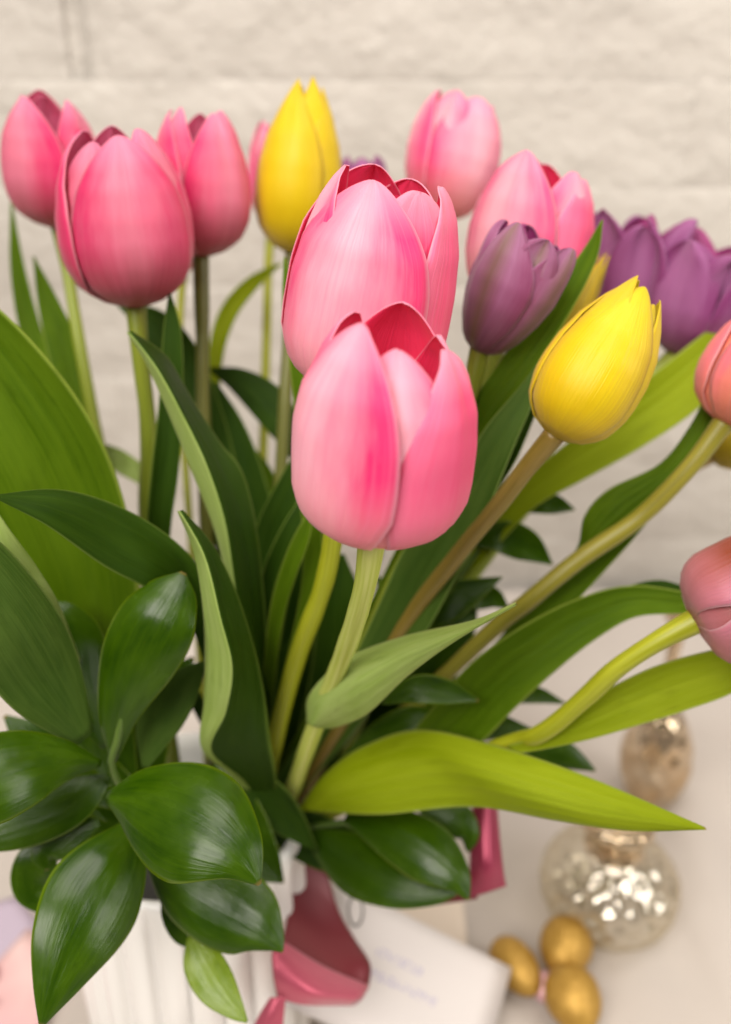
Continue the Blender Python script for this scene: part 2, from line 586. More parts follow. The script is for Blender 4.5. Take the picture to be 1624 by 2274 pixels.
def build_vase():
    root = empty('vase', VASE, 'white fluted ceramic vase holding the tulip bouquet', 'vase')
    n, seg = 24, 24 * 10
    prof = [(0.003, 0.050), (0.0, 0.054), (0.006, 0.0575), (0.03, 0.0595), (0.08, 0.0605), (VH - 0.02, 0.0600), (VH - 0.004, 0.0595), (VH, 0.0580), (VH - 0.001, 0.0550),
            (VH - 0.008, 0.0530), (VH - 0.03, 0.0515)]
    vs = []
    for k, (h, r) in enumerate(prof):
        for i in range(seg):
            a = i / seg * 2 * math.pi
            fl = 0.0
            if 2 <= k <= 5:
                fl = -0.0062 * (1 - abs(math.cos(a * n / 2)) ** 0.55)
            elif k == 6:
                fl = -0.0010 * (1 - abs(math.cos(a * n / 2)) ** 0.8)
            rr = r + fl
            vs.append((VASE.x + rr * math.cos(a), VASE.y + rr * math.sin(a), h + 0.0005))
    mesh_obj('body', vs, grid_faces(seg, len(prof), True), M['ceramic'], root)
    vs = [(VASE.x, VASE.y, VH - 0.025)] + [(VASE.x + 0.0513 * math.cos(i / 48 * 2 * math.pi), VASE.y + 0.0513 * math.sin(i / 48 * 2 * math.pi), VH - 0.025) for i in range(48)]
    mesh_obj('inside_shade', vs, [(0, 1 + i, 1 + (i + 1) % 48) for i in range(48)], M['vase_shade'], root)  # opaque dark disc paints the shade inside the vase
    return root


build_vase()


# ------------------------------------------------------------------ plant parts
def tube(name, pts, mat, parent, n=12, steps=40, origin=None):
    """pts: world points with radius"""
    rows = catmull([(*p, r) for p, r in pts], steps)
    vs, uv = [], []
    prev = None
    for k, (x, y, z, r) in enumerate(rows):
        a = Vector(rows[max(k - 1, 0)][:3])
        b = Vector(rows[min(k + 1, steps - 1)][:3])
        t = (b - a).normalized()
        s = t.cross(Vector((0.3, 1, 0.2))) if prev is None else (prev - t * prev.dot(t))
        s.normalize()
        prev = s
        q = t.cross(s)
        for i in range(n):
            an = i / n * 2 * math.pi
            rr = r * (1 + 0.10 * noise.noise(Vector((x * 60, y * 60, z * 60))) + 0.02 * math.cos(an * 5))
            vs.append(Vector((x, y, z)) + (s * math.cos(an) + q * math.sin(an)) * rr)
            uv.append((i / n, k / (steps - 1)))
    f = grid_faces(n, steps, True)
    f.append(tuple(range(n))[::-1])
    f.append(tuple((steps - 1) * n + i for i in range(n)))
    return mesh_obj(name, vs, f, mat, parent, uvs=uv)


def leaf_c(parent, pts, mat, cup=0.5, roll=0.0, name='leaf', seg=34, nu=27, wave=0.05, twist=0.0, thick=0.00055, ph=None, rib=0.03, deep=False):
    """blade along a centre line; each row: photo x, y, depth, half width in photo units"""
    pts = [tuple(p) for p in pts]
    if deep:                                   # carry the blade down to the mouth of the vase
        x, y, z, w = pts[-1]
        pts += [(x + (570 - x) * 0.55, y + (1830 - y) * 0.55, z + (.44 - z) * 0.55, w * 0.85), (570, 1830, .44, w * 0.55)]
        seg += 14
    rows = catmull(pts, seg)
    ph = random.random() * 20 if ph is None else ph
    cs = [P(r[0], r[1], r[2]) for r in rows]
    vs, uv = [], []
    for k, r in enumerate(rows):
        t = (cs[min(k + 1, seg - 1)] - cs[max(k - 1, 0)]).normalized()
        view = (cs[k] - CAM).normalized()
        s0 = t.cross(view).normalized()
        n0 = s0.cross(t)
        if n0.dot(view) > 0:
            n0 = -n0
        sv = k / (seg - 1)
        ro = math.radians(roll + twist * (sv - 0.5))
        s = s0 * math.cos(ro) + n0 * math.sin(ro)
        nn = n0 * math.cos(ro) - s0 * math.sin(ro)
        w = max(r[3], 0.6) / FPX * r[2]
        kap = cup if abs(cup) > 1e-3 else 1e-3
        w = w / (math.sin(abs(kap)) / abs(kap)) / max(math.cos(ro), 0.45)
        for i in range(nu):
            u = i / (nu - 1) * 2 - 1
            a = math.sin(kap * u) / kap
            b = (1 - math.cos(kap * u)) / kap
            wv = wave * u * abs(u) * math.sin(sv * 9 + ph + (2 if u > 0 else 0)) + 0.02 * noise.noise(Vector((u * 2, sv * 5, ph)))
            groove = (0.011 if rib > 0.01 else 0.004) * math.sin(u * 17 + ph) * (1 - u * u) - rib * math.exp(-(u / 0.10) ** 2)
            vs.append(cs[k] + s * (a * w) + nn * ((b + wv + groove) * w))
            uv.append((i / (nu - 1), sv))
    o = mesh_obj(name, vs, grid_faces(nu, seg), mat, parent, uvs=uv)
    return solid(o, thick)


def leaf_e(parent, left, mid, right, mat, name='leaf', seg=44, nh=16, fold=False, thick=0.00055, flap=None):
    """blade given by its two edges and the ridge between them, all in photo x, y, depth"""
    A, B, C = catmull(left, seg), catmull(mid, seg), catmull(right, seg)
    vs, uv = [], []
    nu = 2 * nh + 1
    for k in range(seg):
        a, b, c = P(*A[k]), P(*B[k]), P(*C[k])
        for i in range(nu):
            u = i / nh - 1
            if fold:
                p = a.lerp(b, (u + 1)) if u <= 0 else b.lerp(c, u)
                q = a * (u * (u - 1) / 2) + b * (1 - u * u) + c * (u * (u + 1) / 2)
                p = p.lerp(q, 0.25)
            else:
                p = a * (u * (u - 1) / 2) + b * (1 - u * u) + c * (u * (u + 1) / 2)
            p = p + (CAM - p).normalized() * (0.00022 * math.sin(u * 19 + 1.5 * math.sin(k * 0.13)) * math.sin(math.pi * min(1, k / (seg - 1) * 1.02)))
            vs.append(p)
            uv.append((i / (nu - 1), k / (seg - 1)))
    # faces wound so that the normal points at the camera
    f = grid_faces(nu, seg)
    o = mesh_obj(name, vs, f, [mat, flap] if flap else mat, parent, uvs=uv)
    if flap:
        for p in o.data.polygons:
            if p.index % (nu - 1) < nh:
                p.material_index = 1
    return solid(o, thick)


PROF_EGG = [(0, .10), (.03, .36), (.08, .60), (.16, .82), (.28, .96), (.40, 1.0), (.55, .99), (.72, .91), (.86, .76), (.95, .62), (1, .52)]
PROF_FLAT = [(0, .12), (.02, .44), (.06, .68), (.13, .87), (.24, .98), (.36, 1.0), (.55, .995), (.72, .94), (.86, .81), (.95, .68), (1, .58)]
PROF_POINT = [(0, .12), (.03, .42), (.08, .66), (.16, .86), (.28, .98), (.38, 1.0), (.52, .97), (.68, .85), (.84, .62), (1, .32)]
PROF_OPEN = [(0, .10), (.04, .32), (.10, .52), (.22, .72), (.38, .86), (.55, .94), (.75, 1.0), (.9, 1.06), (1, 1.12)]
PROF_BOWL = [(0, .12), (.04, .40), (.10, .62), (.22, .84), (.36, .96), (.52, 1.0), (.70, .96), (.86, .84), (.95, .72), (1, .64)]
PROF_CUP = [(0, .12), (.04, .36), (.10, .54), (.22, .74), (.38, .90), (.56, 1.0), (.76, 1.0), (.9, .96), (1, .90)]


def petal(parent, base, A, C, R_, h, R, az, half, prof, tip, mats, hs, roff, curl, lean, rnd, seg=30, nu=17, ruffle=0.02, skew=0.0):
    v0, p_, q_ = tip
    ph = rnd.random() * 30
    vs, uv = [], []
    for k in range(seg):
        s = k / (seg - 1)
        v = 1 - (1 - s) ** 1.55
        ang = half * (1 - max(0.0, (v - v0) / (1 - v0)) ** p_) ** (1 / q_)
        ang *= 0.80 + 0.20 * min(1, v / 0.25)
        for i in range(nu):
            u = i / (nu - 1) * 2 - 1
            # ragged margin close to the tip
            tp = min(1.0, ang / half * 1.6)
            rag = tp * ruffle * noise.noise(Vector((u * 3.3, ph, 2))) * max(0, v - 0.55) * 2.2
            vv = v - tp * 0.015 * noise.noise(Vector((u * 5, ph, 7))) * v
            th = az + math.radians(ang) * u + math.radians(skew) * v * v
            r = interp(prof, vv) * R * roff
            r *= 1 - 0.05 * u * u * (0.4 + v) + 0.035 * u
            r += curl * R * max(0, v - 0.65) ** 2 * 4
            r += lean * R * v
            r += 0.034 * R * noise.noise(Vector((u * 1.6 * tp, v * 2.2, ph))) * min(1, v * 3)
            r += tp * ruffle * R * 1.3 * math.sin(u * 4 + ph) * v ** 3
            r += tp * 0.007 * R * math.sin(u * 13 + ph + 2.2 * noise.noise(Vector((u * 3, v * 1.5, ph + 4)))) * min(1, v * 2)
            r -= tp * 0.022 * R * math.exp(-(u / 0.09) ** 2) * min(1, v * 4) * (1 - 0.5 * v)
            p = base + A * (h * hs * (vv + rag)) + (C * math.cos(th) + R_ * math.sin(th)) * r
            vs.append(p)
            uv.append((i / (nu - 1), v))
    f = grid_faces(nu, seg)
    o = mesh_obj('petal', vs, f, list(mats), parent, uvs=uv)
    return solid(o, 0.00028 * (R / 0.024), inner=True)


def tulip(label, base, top, width, stem, mats, stemmat='stem', prof=PROF_EGG, tip=(.42, 2.4, 2.0), az0=0.0, half=60, seed=1,
          lean3d=24.0, stem_r=0.0034, outer=None, inner=None, ruffle=0.02, group='tulips in the white vase'):
    rnd = random.Random(seed)
    B = P(*base)
    # the head leans toward the camera by lean3d measured from the picture plane
    L = math.dist(base[:2], top[:2]) / FPX * base[2] * 1.02
    T = P(top[0], top[1], base[2] - L * math.tan(math.radians(lean3d)))
    A = (T - B)
    h = A.length
    A.normalize()
    C = (CAM - B)
    C = (C - A * C.dot(A)).normalized()
    Rv = A.cross(C)
    R = width / 2 / FPX * base[2]
    pts = [(B + A * 0.002, stem_r * 1.25)]
    for p in stem:
        pts.append((P(*p), stem_r))
    end = pts[-1][0]
    foot = Vector((VASE.x + (end.x - VASE.x) * 0.4, VASE.y + (end.y - VASE.y) * 0.4, VH - 0.09))
    pts.append((foot, stem_r))
    root = empty('tulip', foot, label, 'tulip', group)
    tube('stem', pts, M[stemmat], root, steps=60)
    mo = [M[m] for m in mats]
    outer = outer or [(0, 1.0, 0, 0), (120, 1.0, 0, 0), (240, 1.0, 0, 0)]
    inner = inner or [(60, 1.02, 0, 0), (180, 1.03, 0, 0), (300, 1.02, 0, 0)]
    for ring, roff in ((outer, 1.0), (inner, 0.90)):
        for a, hs, curl, ln, *own in ring:
            skew = own.pop(0) if own and not isinstance(own[0], str) else rnd.uniform(-7, 7)
            az = math.radians(az0 + a + rnd.uniform(-5, 5))
            petal(root, B, A, C, Rv, h, R, az, half * (1.0 if roff == 1 else 0.92) * rnd.uniform(0.95, 1.05), prof, tip if roff == 1 else (tip[0] + 0.05, tip[1] + 0.1, tip[2]), [M[k] for k in own] if own else mo,
                  hs * rnd.uniform(0.97, 1.03), roff, curl + rnd.uniform(-0.05, 0.05), ln, rnd, ruffle=ruffle, skew=skew)
    return root


PINK, ROSE, BLUSH = ('pink', 'pink_in'), ('rose', 'rose_in'), ('blush', 'pink_in')
YEL, PUR, DUSK = ('yellow', 'yellow'), ('purple', 'purple_in'), ('dusk', 'purple_in')

t_front = tulip('large pale pink tulip with light green stem, in front of all other blooms', (828, 1184, .262), (876, 744), 394,
                [(812, 1290, .275), (785, 1390, .30), (745, 1500, .335), (690, 1640, .375), (640, 1780, .415), (600, 1880, .45)],
                PINK, 'stem_light', PROF_FLAT, (.26, 2.3, 1.75), 0, 63, 11, 24, .0036,
                outer=[(-53, 1.06, -.03, 0, 17), (66, .98, -.02, 0, 5, 'pink_deep', 'pink_in'), (178, 1.12, 0, 0, 0)],
                inner=[(10, .97, -.02, -.03, 0), (128, 1.02, 0, .04), (-112, 1.04, 0, 0)])
t_second = tulip('large pale pink tulip overlapped by another pink bloom, dusky purple tulip beside it', (782, 870, .305), (868, 398), 364,
                 [(752, 1050, .315), (740, 1190, .33), (715, 1310, .345), (660, 1460, .37), (610, 1650, .40), (570, 1850, .44)],
                 PINK, 'stem_yellow', PROF_FLAT, (.36, 2.6, 1.85), 0, 64, 23, 20, .0038,
                 outer=[(-30, 1.02, -.06, 0), (92, 1.03, 0, 0, 0, 'pink_deep', 'pink_in'), (208, 1.03, 0, 0)],
                 inner=[(34, 1.01, 0, .03, 0, 'pink_deep', 'pink_in'), (150, 1.02, 0, .03), (-92, 1.05, 0, 0)], ruffle=.03)
t_left = tulip('rose pink tulip with one broad petal facing out, overlapping two other rose tulips', (303, 683, .375), (256, 296), 288,
               [(312, 790, .378), (330, 960, .39), (326, 1150, .40), (345, 1400, .41), (400, 1800, .44)],
               ROSE, 'stem', PROF_EGG, (.32, 2.4, 1.8), 0, 66, 31, 20, .0036,
               outer=[(10, 1.0, -.04, 0, 0), (128, 1.02, 0, 0), (-112, 1.02, 0, 0, -4)],
               inner=[(62, 1.03, -.05, 0), (182, 1.06, 0, 0), (-52, .98, -.04, .03)])
t_far = tulip('rose pink tulip at the outer edge, partly behind the broad petalled rose one', (130, 508, .43), (102, 222), 216,
              [(150, 600, .43), (180, 780, .43), (215, 960, .435), (260, 1150, .44), (350, 1500, .44), (400, 1850, .45)],
              ROSE, 'stem', PROF_EGG, (.32, 2.3, 1.7), 0, 64, 37, 20, .0030,
              outer=[(-42, 1.0, .05, .02), (80, .98, 0, 0), (196, 1.08, 0, 0)])
t_mid = tulip('deep rose tulip on a brownish stem, next to the upright yellow tulip', (446, 572, .41), (446, 250), 216,
              [(450, 750, .41), (452, 950, .415), (460, 1200, .42), (470, 1500, .43), (480, 1850, .45)],
              ROSE, 'stem_dark', PROF_EGG, (.32, 2.3, 1.7), 0, 64, 43, 18, .0033,
              outer=[(36, 1.0, -.05, 0), (156, 1.0, 0, 0), (-84, 1.02, .04, .03)])
t_hidden = tulip('pale pink tulip mostly hidden behind the upright yellow tulip', (612, 500, .50), (612, 275), 122,
                 [(598, 560, .50), (592, 760, .50), (585, 990, .49), (570, 1300, .47), (540, 1850, .46)],
                 BLUSH, 'stem_yellow', PROF_EGG, (.42, 2.3, 1.9), 10, 60, 47, 16, .0026)
t_peek = tulip('small pink tulip hidden behind two rose tulips, only its base and thin stem showing', (412, 604, .47), (398, 400), 110,
               [(404, 650, .47), (400, 760, .47), (410, 1000, .47), (440, 1400, .465), (470, 1850, .46)],
               BLUSH, 'stem_yellow', PROF_EGG, (.42, 2.3, 1.9), 20, 60, 53, 16, .0020)
t_yel = tulip('upright yellow tulip with pointed petals among the pink ones', (650, 566, .42), (682, 188), 190,
              [(645, 680, .42), (635, 860, .42), (620, 1100, .425), (580, 1500, .43), (530, 1850, .45)],
              YEL, 'stem_dark', PROF_POINT, (.42, 2.0, 1.35), 0, 66, 59, 14, .0030,
              outer=[(-38, 1.05, -.05, 0), (76, 1.0, .04, .02), (196, 1.0, 0, 0)],
              inner=[(24, 1.02, 0, 0), (140, .97, 0, 0), (-100, .97, 0, 0)], ruffle=.0)
t_pback = tulip('purple tulip peeking out behind the yellow and pale pink tulips', (800, 480, .50), (806, 350), 124,
                [(780, 800, .50), (740, 1200, .48), (600, 1850, .46)], PUR, 'stem', PROF_BOWL, (.45, 1.8, 1.6), 0, 60, 61, 18, .003, ruffle=.06)
t_top = tulip('pale pink tulip tilted against the bare wall, standing tallest behind the large front blooms', (972, 490, .45), (1036, 222), 206,
              [(930, 800, .45), (860, 1150, .45), (700, 1600, .45), (580, 1850, .46)], BLUSH, 'stem', PROF_BOWL, (.38, 2.6, 1.9), 0, 64, 67, 12, .0032,
              outer=[(28, 1.0, -.05, 0), (148, 1.0, 0, 0), (-88, 1.04, 0, 0)],
              inner=[(88, .98, 0, 0), (208, 1.0, 0, 0), (-32, 1.02, 0, .02)], ruffle=.04)
t_right = tulip('pale pink tulip behind the dusky purple tulip with long leaf crossing', (1128, 705, .385), (1216, 372), 268,
                [(1080, 850, .39), (980, 1100, .40), (780, 1550, .42), (590, 1850, .45)], BLUSH, 'stem', PROF_BOWL, (.34, 2.4, 1.8), 0, 66, 71, 16, .0034,
                outer=[(-36, 1.03, -.05, 0), (80, 1.0, 0, 0, 0, 'pink_deep', 'pink_in'), (204, 1.04, 0, 0)])
t_dusk = tulip('dusky purple tulip with greenish stripes on closed petals', (1060, 784, .345), (1196, 518), 200,
               [(1035, 900, .35), (960, 1100, .37), (800, 1450, .39), (600, 1850, .45)], DUSK, 'stem', PROF_CUP, (.45, 2.0, 1.6), 0, 60, 73, 16, .0032,
               outer=[(-28, 1.0, -.1, 0), (62, 1.02, 0, 0), (200, 1.04, 0, 0)],
               inner=[(20, .96, -.1, .02), (130, 1.0, 0, 0), (-100, 1.0, 0, 0)], ruffle=.11)
t_p1 = tulip('open purple tulip between the pale pink tulip and another purple bloom', (1368, 770, .44), (1428, 490), 196,
             [(1250, 950, .44), (1050, 1230, .44), (800, 1580, .45), (610, 1850, .46)], PUR, 'stem', PROF_OPEN, (.42, 2.2, 1.6), 0, 50, 79, 14, .003,
             outer=[(10, .95, .05, .04), (130, 1.08, .2, .10), (-100, 1.08, .2, .16)],
             inner=[(66, 1.03, .15, .12), (190, 1.08, .1, .1), (-48, 1.05, .1, .14)], ruffle=.13)
t_p2 = tulip('wide open purple tulip, outermost of the purple blooms', (1500, 792, .42), (1588, 545), 236,
             [(1350, 930, .42), (1150, 1150, .43), (850, 1550, .44), (620, 1850, .46)], PUR, 'stem', PROF_OPEN, (.42, 2.2, 1.6), 0, 50, 83, 14, .0032,
             outer=[(-24, .96, .05, .04), (78, 1.08, .3, .25), (206, 1.14, .15, .10)],
             inner=[(26, .90, .05, .08), (150, 1.12, .2, .16), (-84, 1.10, .2, .18)], ruffle=.12)
t_yel2 = tulip('large yellow tulip tilted outward on a brownish stem beside the purple tulips', (1228, 972, .315), (1440, 640), 236,
               [(1165, 1045, .325), (1100, 1130, .335), (1010, 1240, .35), (870, 1430, .38), (620, 1850, .44)], YEL, 'stem_brown', PROF_POINT, (.46, 2.6, 1.65), 0, 70, 89, 8, .0034,
               outer=[(-8, 1.0, -.06, 0), (104, .97, 0, .02), (-128, 1.03, 0, 0)],
               inner=[(50, .95, .0, .02), (176, 1.02, 0, 0), (-66, 1.02, 0, .01)], ruffle=.0)
t_bud = tulip('slender greenish yellow tulip bud tucked behind the large yellow tulip', (1208, 800, .375), (1345, 566), 74,
              [(1130, 960, .38), (980, 1200, .395), (620, 1850, .45)], ('green_yellow', 'yellow'), 'stem', PROF_POINT, (.32, 1.6, 1.2), 0, 62, 97, 6, .0026, ruffle=0)
t_sal = tulip('salmon pink tulip on a long thick olive stem, above a mauve one', (1606, 944, .345), (1745, 700), 226,
              [(1530, 1040, .35), (1420, 1150, .36), (1290, 1240, .365), (1180, 1330, .37), (1040, 1450, .39), (640, 1850, .44)], ('salmon', 'pink_in'), 'stem_olive', PROF_EGG,
              (.42, 2.3, 1.9), 20, 60, 101, 10, .0037)
t_yel3 = tulip('yellow tulip tucked just below the salmon pink one', (1572, 1014, .42), (1790, 900), 128,
               [(1500, 1062, .42), (1330, 1205, .42), (1000, 1480, .43), (640, 1850, .455)], ('green_yellow', 'yellow'), 'stem_brown', PROF_POINT, (.32, 1.7, 1.25), 0, 62, 103, 6, .0034, ruffle=0)
t_mauve = tulip('mauve pink tulip with rusty brown patch bending sideways over the table', (1538, 1382, .315), (1800, 1262), 276,
                [(1460, 1425, .318), (1370, 1485, .325), (1300, 1550, .335), (1200, 1630, .35), (1080, 1670, .37), (660, 1850, .43)], ('mauve', 'pink_in'), 'stem_yellow', PROF_FLAT,
                (.5, 2.3, 1.8), 0, 58, 107, 8, .0037,
                outer=[(-60, 1.0, 0, 0), (66, 1.0, 0, 0), (180, 1.0, 0, 0)], inner=[(0, 1, 0, 0), (120, 1, 0, 0), (240, 1, 0, 0)])

# ------------------------------------------------------------------ tulip leaves
random.seed(5)
Lf, Ld, Ll, Lp, Lg = M['leaf'], M['leaf_dark'], M['leaf_light'], M['leaf_pale'], M['leaf_grey']
leaf_c(t_far, [(230, 1520, .375, 70), (175, 1260, .36, 125), (85, 1030, .345, 150), (-40, 820, .335, 130), (-160, 620, .325, 60), (-230, 480, .32, 2)], Lf, .55, -10)
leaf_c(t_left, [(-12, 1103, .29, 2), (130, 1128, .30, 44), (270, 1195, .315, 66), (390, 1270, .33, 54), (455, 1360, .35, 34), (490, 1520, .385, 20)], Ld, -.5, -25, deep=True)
leaf_c(t_far, [(190, 1640, .33, 24), (110, 1520, .31, 85), (30, 1390, .29, 100), (-80, 1240, .275, 80), (-180, 1110, .27, 3)], Lg, -.5, 12)
leaf_c(t_far, [(-60, 1060, .305, 2), (0, 1185, .305, 20), (60, 1275, .312, 24), (115, 1350, .32, 16), (170, 1470, .345, 8)], Lp, -.6, 0)
# tall leaf with its left margin rolled over
leaf_e(t_left,
       [(284, 737, .336), (330, 812, .338), (384, 935, .342), (432, 1055, .346), (480, 1180, .352), (505, 1290, .360), (520, 1430, .372), (545, 1600, .39), (580, 1760, .42), (590, 1850, .445)],
       [(288, 737, .332), (352, 822, .330), (408, 925, .332), (458, 1030, .336), (498, 1150, .342), (520, 1280, .350), (540, 1430, .362), (565, 1600, .384), (590, 1760, .417), (596, 1850, .443)],
       [(292, 738, .334), (366, 790, .345), (420, 880, .352), (488, 985, .358), (535, 1045, .362), (566, 1160, .366), (585, 1330, .374), (598, 1560, .394), (612, 1760, .42), (606, 1850, .445)],
       M['leaf_dark'], fold=True, flap=M['leaf_pale'])
leaf_e(t_left,
       [(397, 1134, .314), (432, 1222, .318), (451, 1330, .322), (457, 1450, .330), (455, 1560, .342), (450, 1660, .356), (520, 1730, .39), (570, 1840, .435)],
       [(401, 1134, .310), (455, 1235, .311), (490, 1370, .313), (516, 1480, .320), (502, 1580, .332), (470, 1665, .352), (550, 1740, .388), (580, 1840, .433)],
       [(404, 1135, .312), (462, 1200, .322), (510, 1285, .330), (553, 1405, .338), (582, 1520, .347), (600, 1640, .362), (614, 1745, .392), (600, 1840, .436)],
       M['leaf_dark'], fold=True, flap=M['leaf_pale'])
leaf_c(t_far, [(25, 448, .46, 2), (40, 600, .46, 16), (70, 740, .46, 24), (110, 850, .455, 24), (170, 1000, .45, 22)], Lf, .4)
leaf_c(t_far, [(75, 570, .435, 2), (110, 680, .435, 24), (150, 800, .437, 38), (180, 930, .438, 40), (215, 1090, .44, 30)], Lf, .4)
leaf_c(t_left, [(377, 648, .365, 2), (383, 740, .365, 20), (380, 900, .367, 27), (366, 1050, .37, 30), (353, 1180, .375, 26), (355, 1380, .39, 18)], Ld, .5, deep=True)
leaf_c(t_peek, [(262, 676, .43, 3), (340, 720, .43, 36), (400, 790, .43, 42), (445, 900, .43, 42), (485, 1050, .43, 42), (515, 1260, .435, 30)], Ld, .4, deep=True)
leaf_c(t_hidden, [(625, 585, .48, 3), (560, 630, .48, 16), (505, 700, .478, 20), (478, 800, .475, 17), (470, 960, .47, 14)], Ll, .4)
leaf_c(t_yel, [(468, 820, .445, 4), (530, 845, .445, 28), (590, 890, .443, 42), (635, 950, .44, 36), (656, 1015, .44, 10)], Ld, -.4)
leaf_c(t_yel, [(215, 985, .45, 6), (260, 1020, .45, 24), (320, 1060, .45, 20), (380, 1120, .45, 14)], Lp, .3)
leaf_c(t_second, [(632, 572, .352, 2), (645, 680, .352, 18), (668, 790, .352, 27), (682, 920, .356, 27), (690, 1100, .36, 24), (690, 1300, .372, 20)], Lf, .5, deep=True)
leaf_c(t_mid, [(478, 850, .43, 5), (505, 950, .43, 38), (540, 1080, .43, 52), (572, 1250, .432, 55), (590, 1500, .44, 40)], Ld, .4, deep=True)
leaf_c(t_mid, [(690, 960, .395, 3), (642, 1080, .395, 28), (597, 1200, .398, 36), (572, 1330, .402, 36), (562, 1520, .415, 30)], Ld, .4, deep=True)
leaf_c(t_second, [(692, 1080, .38, 3), (652, 1170, .38, 23), (612, 1280, .385, 30), (592, 1420, .392, 28), (586, 1620, .415, 20)], Ld, .5, deep=True)
leaf_c(t_second, [(693, 1128, .352, 3), (672, 1190, .354, 17), (641, 1270, .36, 19), (616, 1360, .37, 17), (598, 1500, .385, 14)], Lf, .5, deep=True)
leaf_c(t_top, [(712, 1090, .42, 6), (705, 1200, .42, 40), (690, 1350, .42, 55), (650, 1550, .425, 50)], Ld, .4, deep=True)
leaf_c(t_yel, [(500, 950, .45, 4), (550, 1010, .45, 22), (590, 1080, .45, 28), (610, 1200, .45, 26)], Lf, .4, deep=True)
leaf_c(t_second, [(838, 1280, .40, 4), (870, 1350, .40, 26), (886, 1450, .402, 32), (850, 1600, .415, 34), (740, 1780, .43, 26)], Ld, .5)
leaf_c(t_right, [(760, 1230, .41, 6), (760, 1350, .41, 50), (750, 1500, .415, 60), (700, 1680, .425, 50), (640, 1820, .44, 30)], Ld, .4)
leaf_c(t_right, [(640, 1300, .42, 6), (650, 1420, .42, 46), (650, 1580, .425, 56), (630, 1740, .435, 40), (600, 1850, .45, 20)], Ld, .4)
leaf_c(t_dusk, [(1338, 489, .34, 2), (1308, 570, .342, 19), (1240, 682, .345, 31), (1150, 812, .35, 37), (1075, 922, .355, 37), (1010, 1040, .362, 35), (930, 1200, .372, 36), (800, 1450, .395, 30)], Lf, .45, 8, deep=True)
leaf_c(t_yel2, [(1202, 800, .346, 3), (1165, 880, .347, 22), (1110, 970, .349, 38), (1065, 1060, .352, 46), (1010, 1160, .356, 62), (950, 1260, .362, 66), (890, 1380, .372, 60), (770, 1580, .40, 40)], Lg, .35, 0, deep=True)
leaf_c(t_yel2, [(1195, 895, .362, 5), (1130, 1000, .364, 25), (1085, 1080, .367, 24), (1040, 1170, .372, 26), (970, 1310, .38, 28)], Ld, .5, deep=True)
leaf_c(t_p2, [(1720, 630, .40, 3), (1624, 740, .40, 38), (1520, 850, .40, 60), (1400, 940, .40, 57), (1280, 1022, .402, 45), (1170, 1098, .406, 33), (1080, 1190, .412, 32), (930, 1360, .425, 28)], Ll, .5, -8, deep=True)
leaf_e(t_sal,
       [(1575, 868, .362), (1532, 950, .362), (1465, 1032, .364), (1352, 1088, .368), (1300, 1145, .371), (1284, 1215, .374), (1230, 1290, .378)],
       [(1580, 885, .358), (1545, 975, .359), (1478, 1060, .361), (1385, 1130, .365), (1325, 1185, .369), (1290, 1235, .373), (1225, 1300, .378)],
       [(1590, 930, .360), (1550, 1030, .362), (1480, 1110, .365), (1400, 1180, .368), (1330, 1230, .372), (1280, 1265, .376), (1220, 1310, .379)], Lf)
leaf_c(t_sal, [(1490, 1085, .378, 3), (1400, 1168, .378, 24), (1320, 1245, .379, 32), (1240, 1325, .382, 36), (1170, 1395, .387, 32), (1060, 1500, .40, 26)], Lf, .5, deep=True)
leaf_c(t_yel3, [(1650, 1352, .362, 5), (1520, 1338, .362, 24), (1400, 1335, .362, 36), (1290, 1378, .364, 50), (1180, 1448, .367, 62), (1090, 1522, .373, 68), (1010, 1610, .382, 62), (860, 1740, .41, 32)], Lf, .45, -12)
leaf_c(t_yel3, [(1530, 1312, .37, 6), (1470, 1300, .37, 12), (1410, 1305, .37, 8), (1340, 1330, .372, 3)], Ld, .3)
leaf_c(t_mauve, [(1790, 1415, .337, 8), (1624, 1482, .337, 47), (1500, 1522, .338, 55), (1400, 1560, .34, 50), (1300, 1605, .344, 36), (1200, 1648, .351, 16), (1130, 1665, .356, 10)], Ll, .45, -10)
# broad bright leaf sweeping to the right
leaf_e(t_mauve,
       [(668, 1788, .415), (722, 1718, .405), (805, 1658, .392), (930, 1620, .375), (1085, 1650, .356), (1300, 1722, .334), (1567, 1837, .305)],
       [(664, 1795, .411), (722, 1764, .397), (822, 1735, .380), (960, 1708, .3625), (1080, 1722, .343), (1300, 1780, .325), (1567, 1840, .3042)],
       [(660, 1800, .41), (722, 1803, .395), (850, 1809, .372), (1050, 1792, .352), (1240, 1824, .332), (1400, 1846, .318), (1569, 1843, .304)], Ll)
# pale leaf wrapped round the front stem
leaf_e(t_front,
       [(680, 1604, .368), (688, 1540, .358), (768, 1462, .342), (900, 1411, .325), (1050, 1377, .304), (1146, 1337, .286)],
       [(692, 1612, .352), (725, 1565, .340), (800, 1512, .325), (905, 1452, .311), (1030, 1399, .296), (1147, 1340, .284)],
       [(712, 1618, .360), (752, 1614, .352), (818, 1584, .338), (905, 1502, .320), (1012, 1424, .300), (1148, 1344, .285)], Lp)


# ------------------------------------------------------------------ leafy sprigs
def sprig(label, stem, leaves, r=0.0015):
    pts = [(P(*p), r) for p in stem]
    foot = Vector((VASE.x + (pts[0][0].x - VASE.x) * 0.5, VASE.y + (pts[0][0].y - VASE.y) * 0.5, VH - 0.07))
    root = empty('leafy_sprig', foot, label, 'foliage', 'glossy leafy sprigs around the bouquet')
    tube('stem', [(foot, r)] + pts, M['twig'], root, n=8, steps=36)
    for lf in leaves:
        rows, mat, cup, roll = lf[:4]
        leaf_c(root, rows, M[mat], cup, roll, seg=30, nu=27, rib=0.008, wave=lf[4] if len(lf) > 4 else 0.05)
    return root


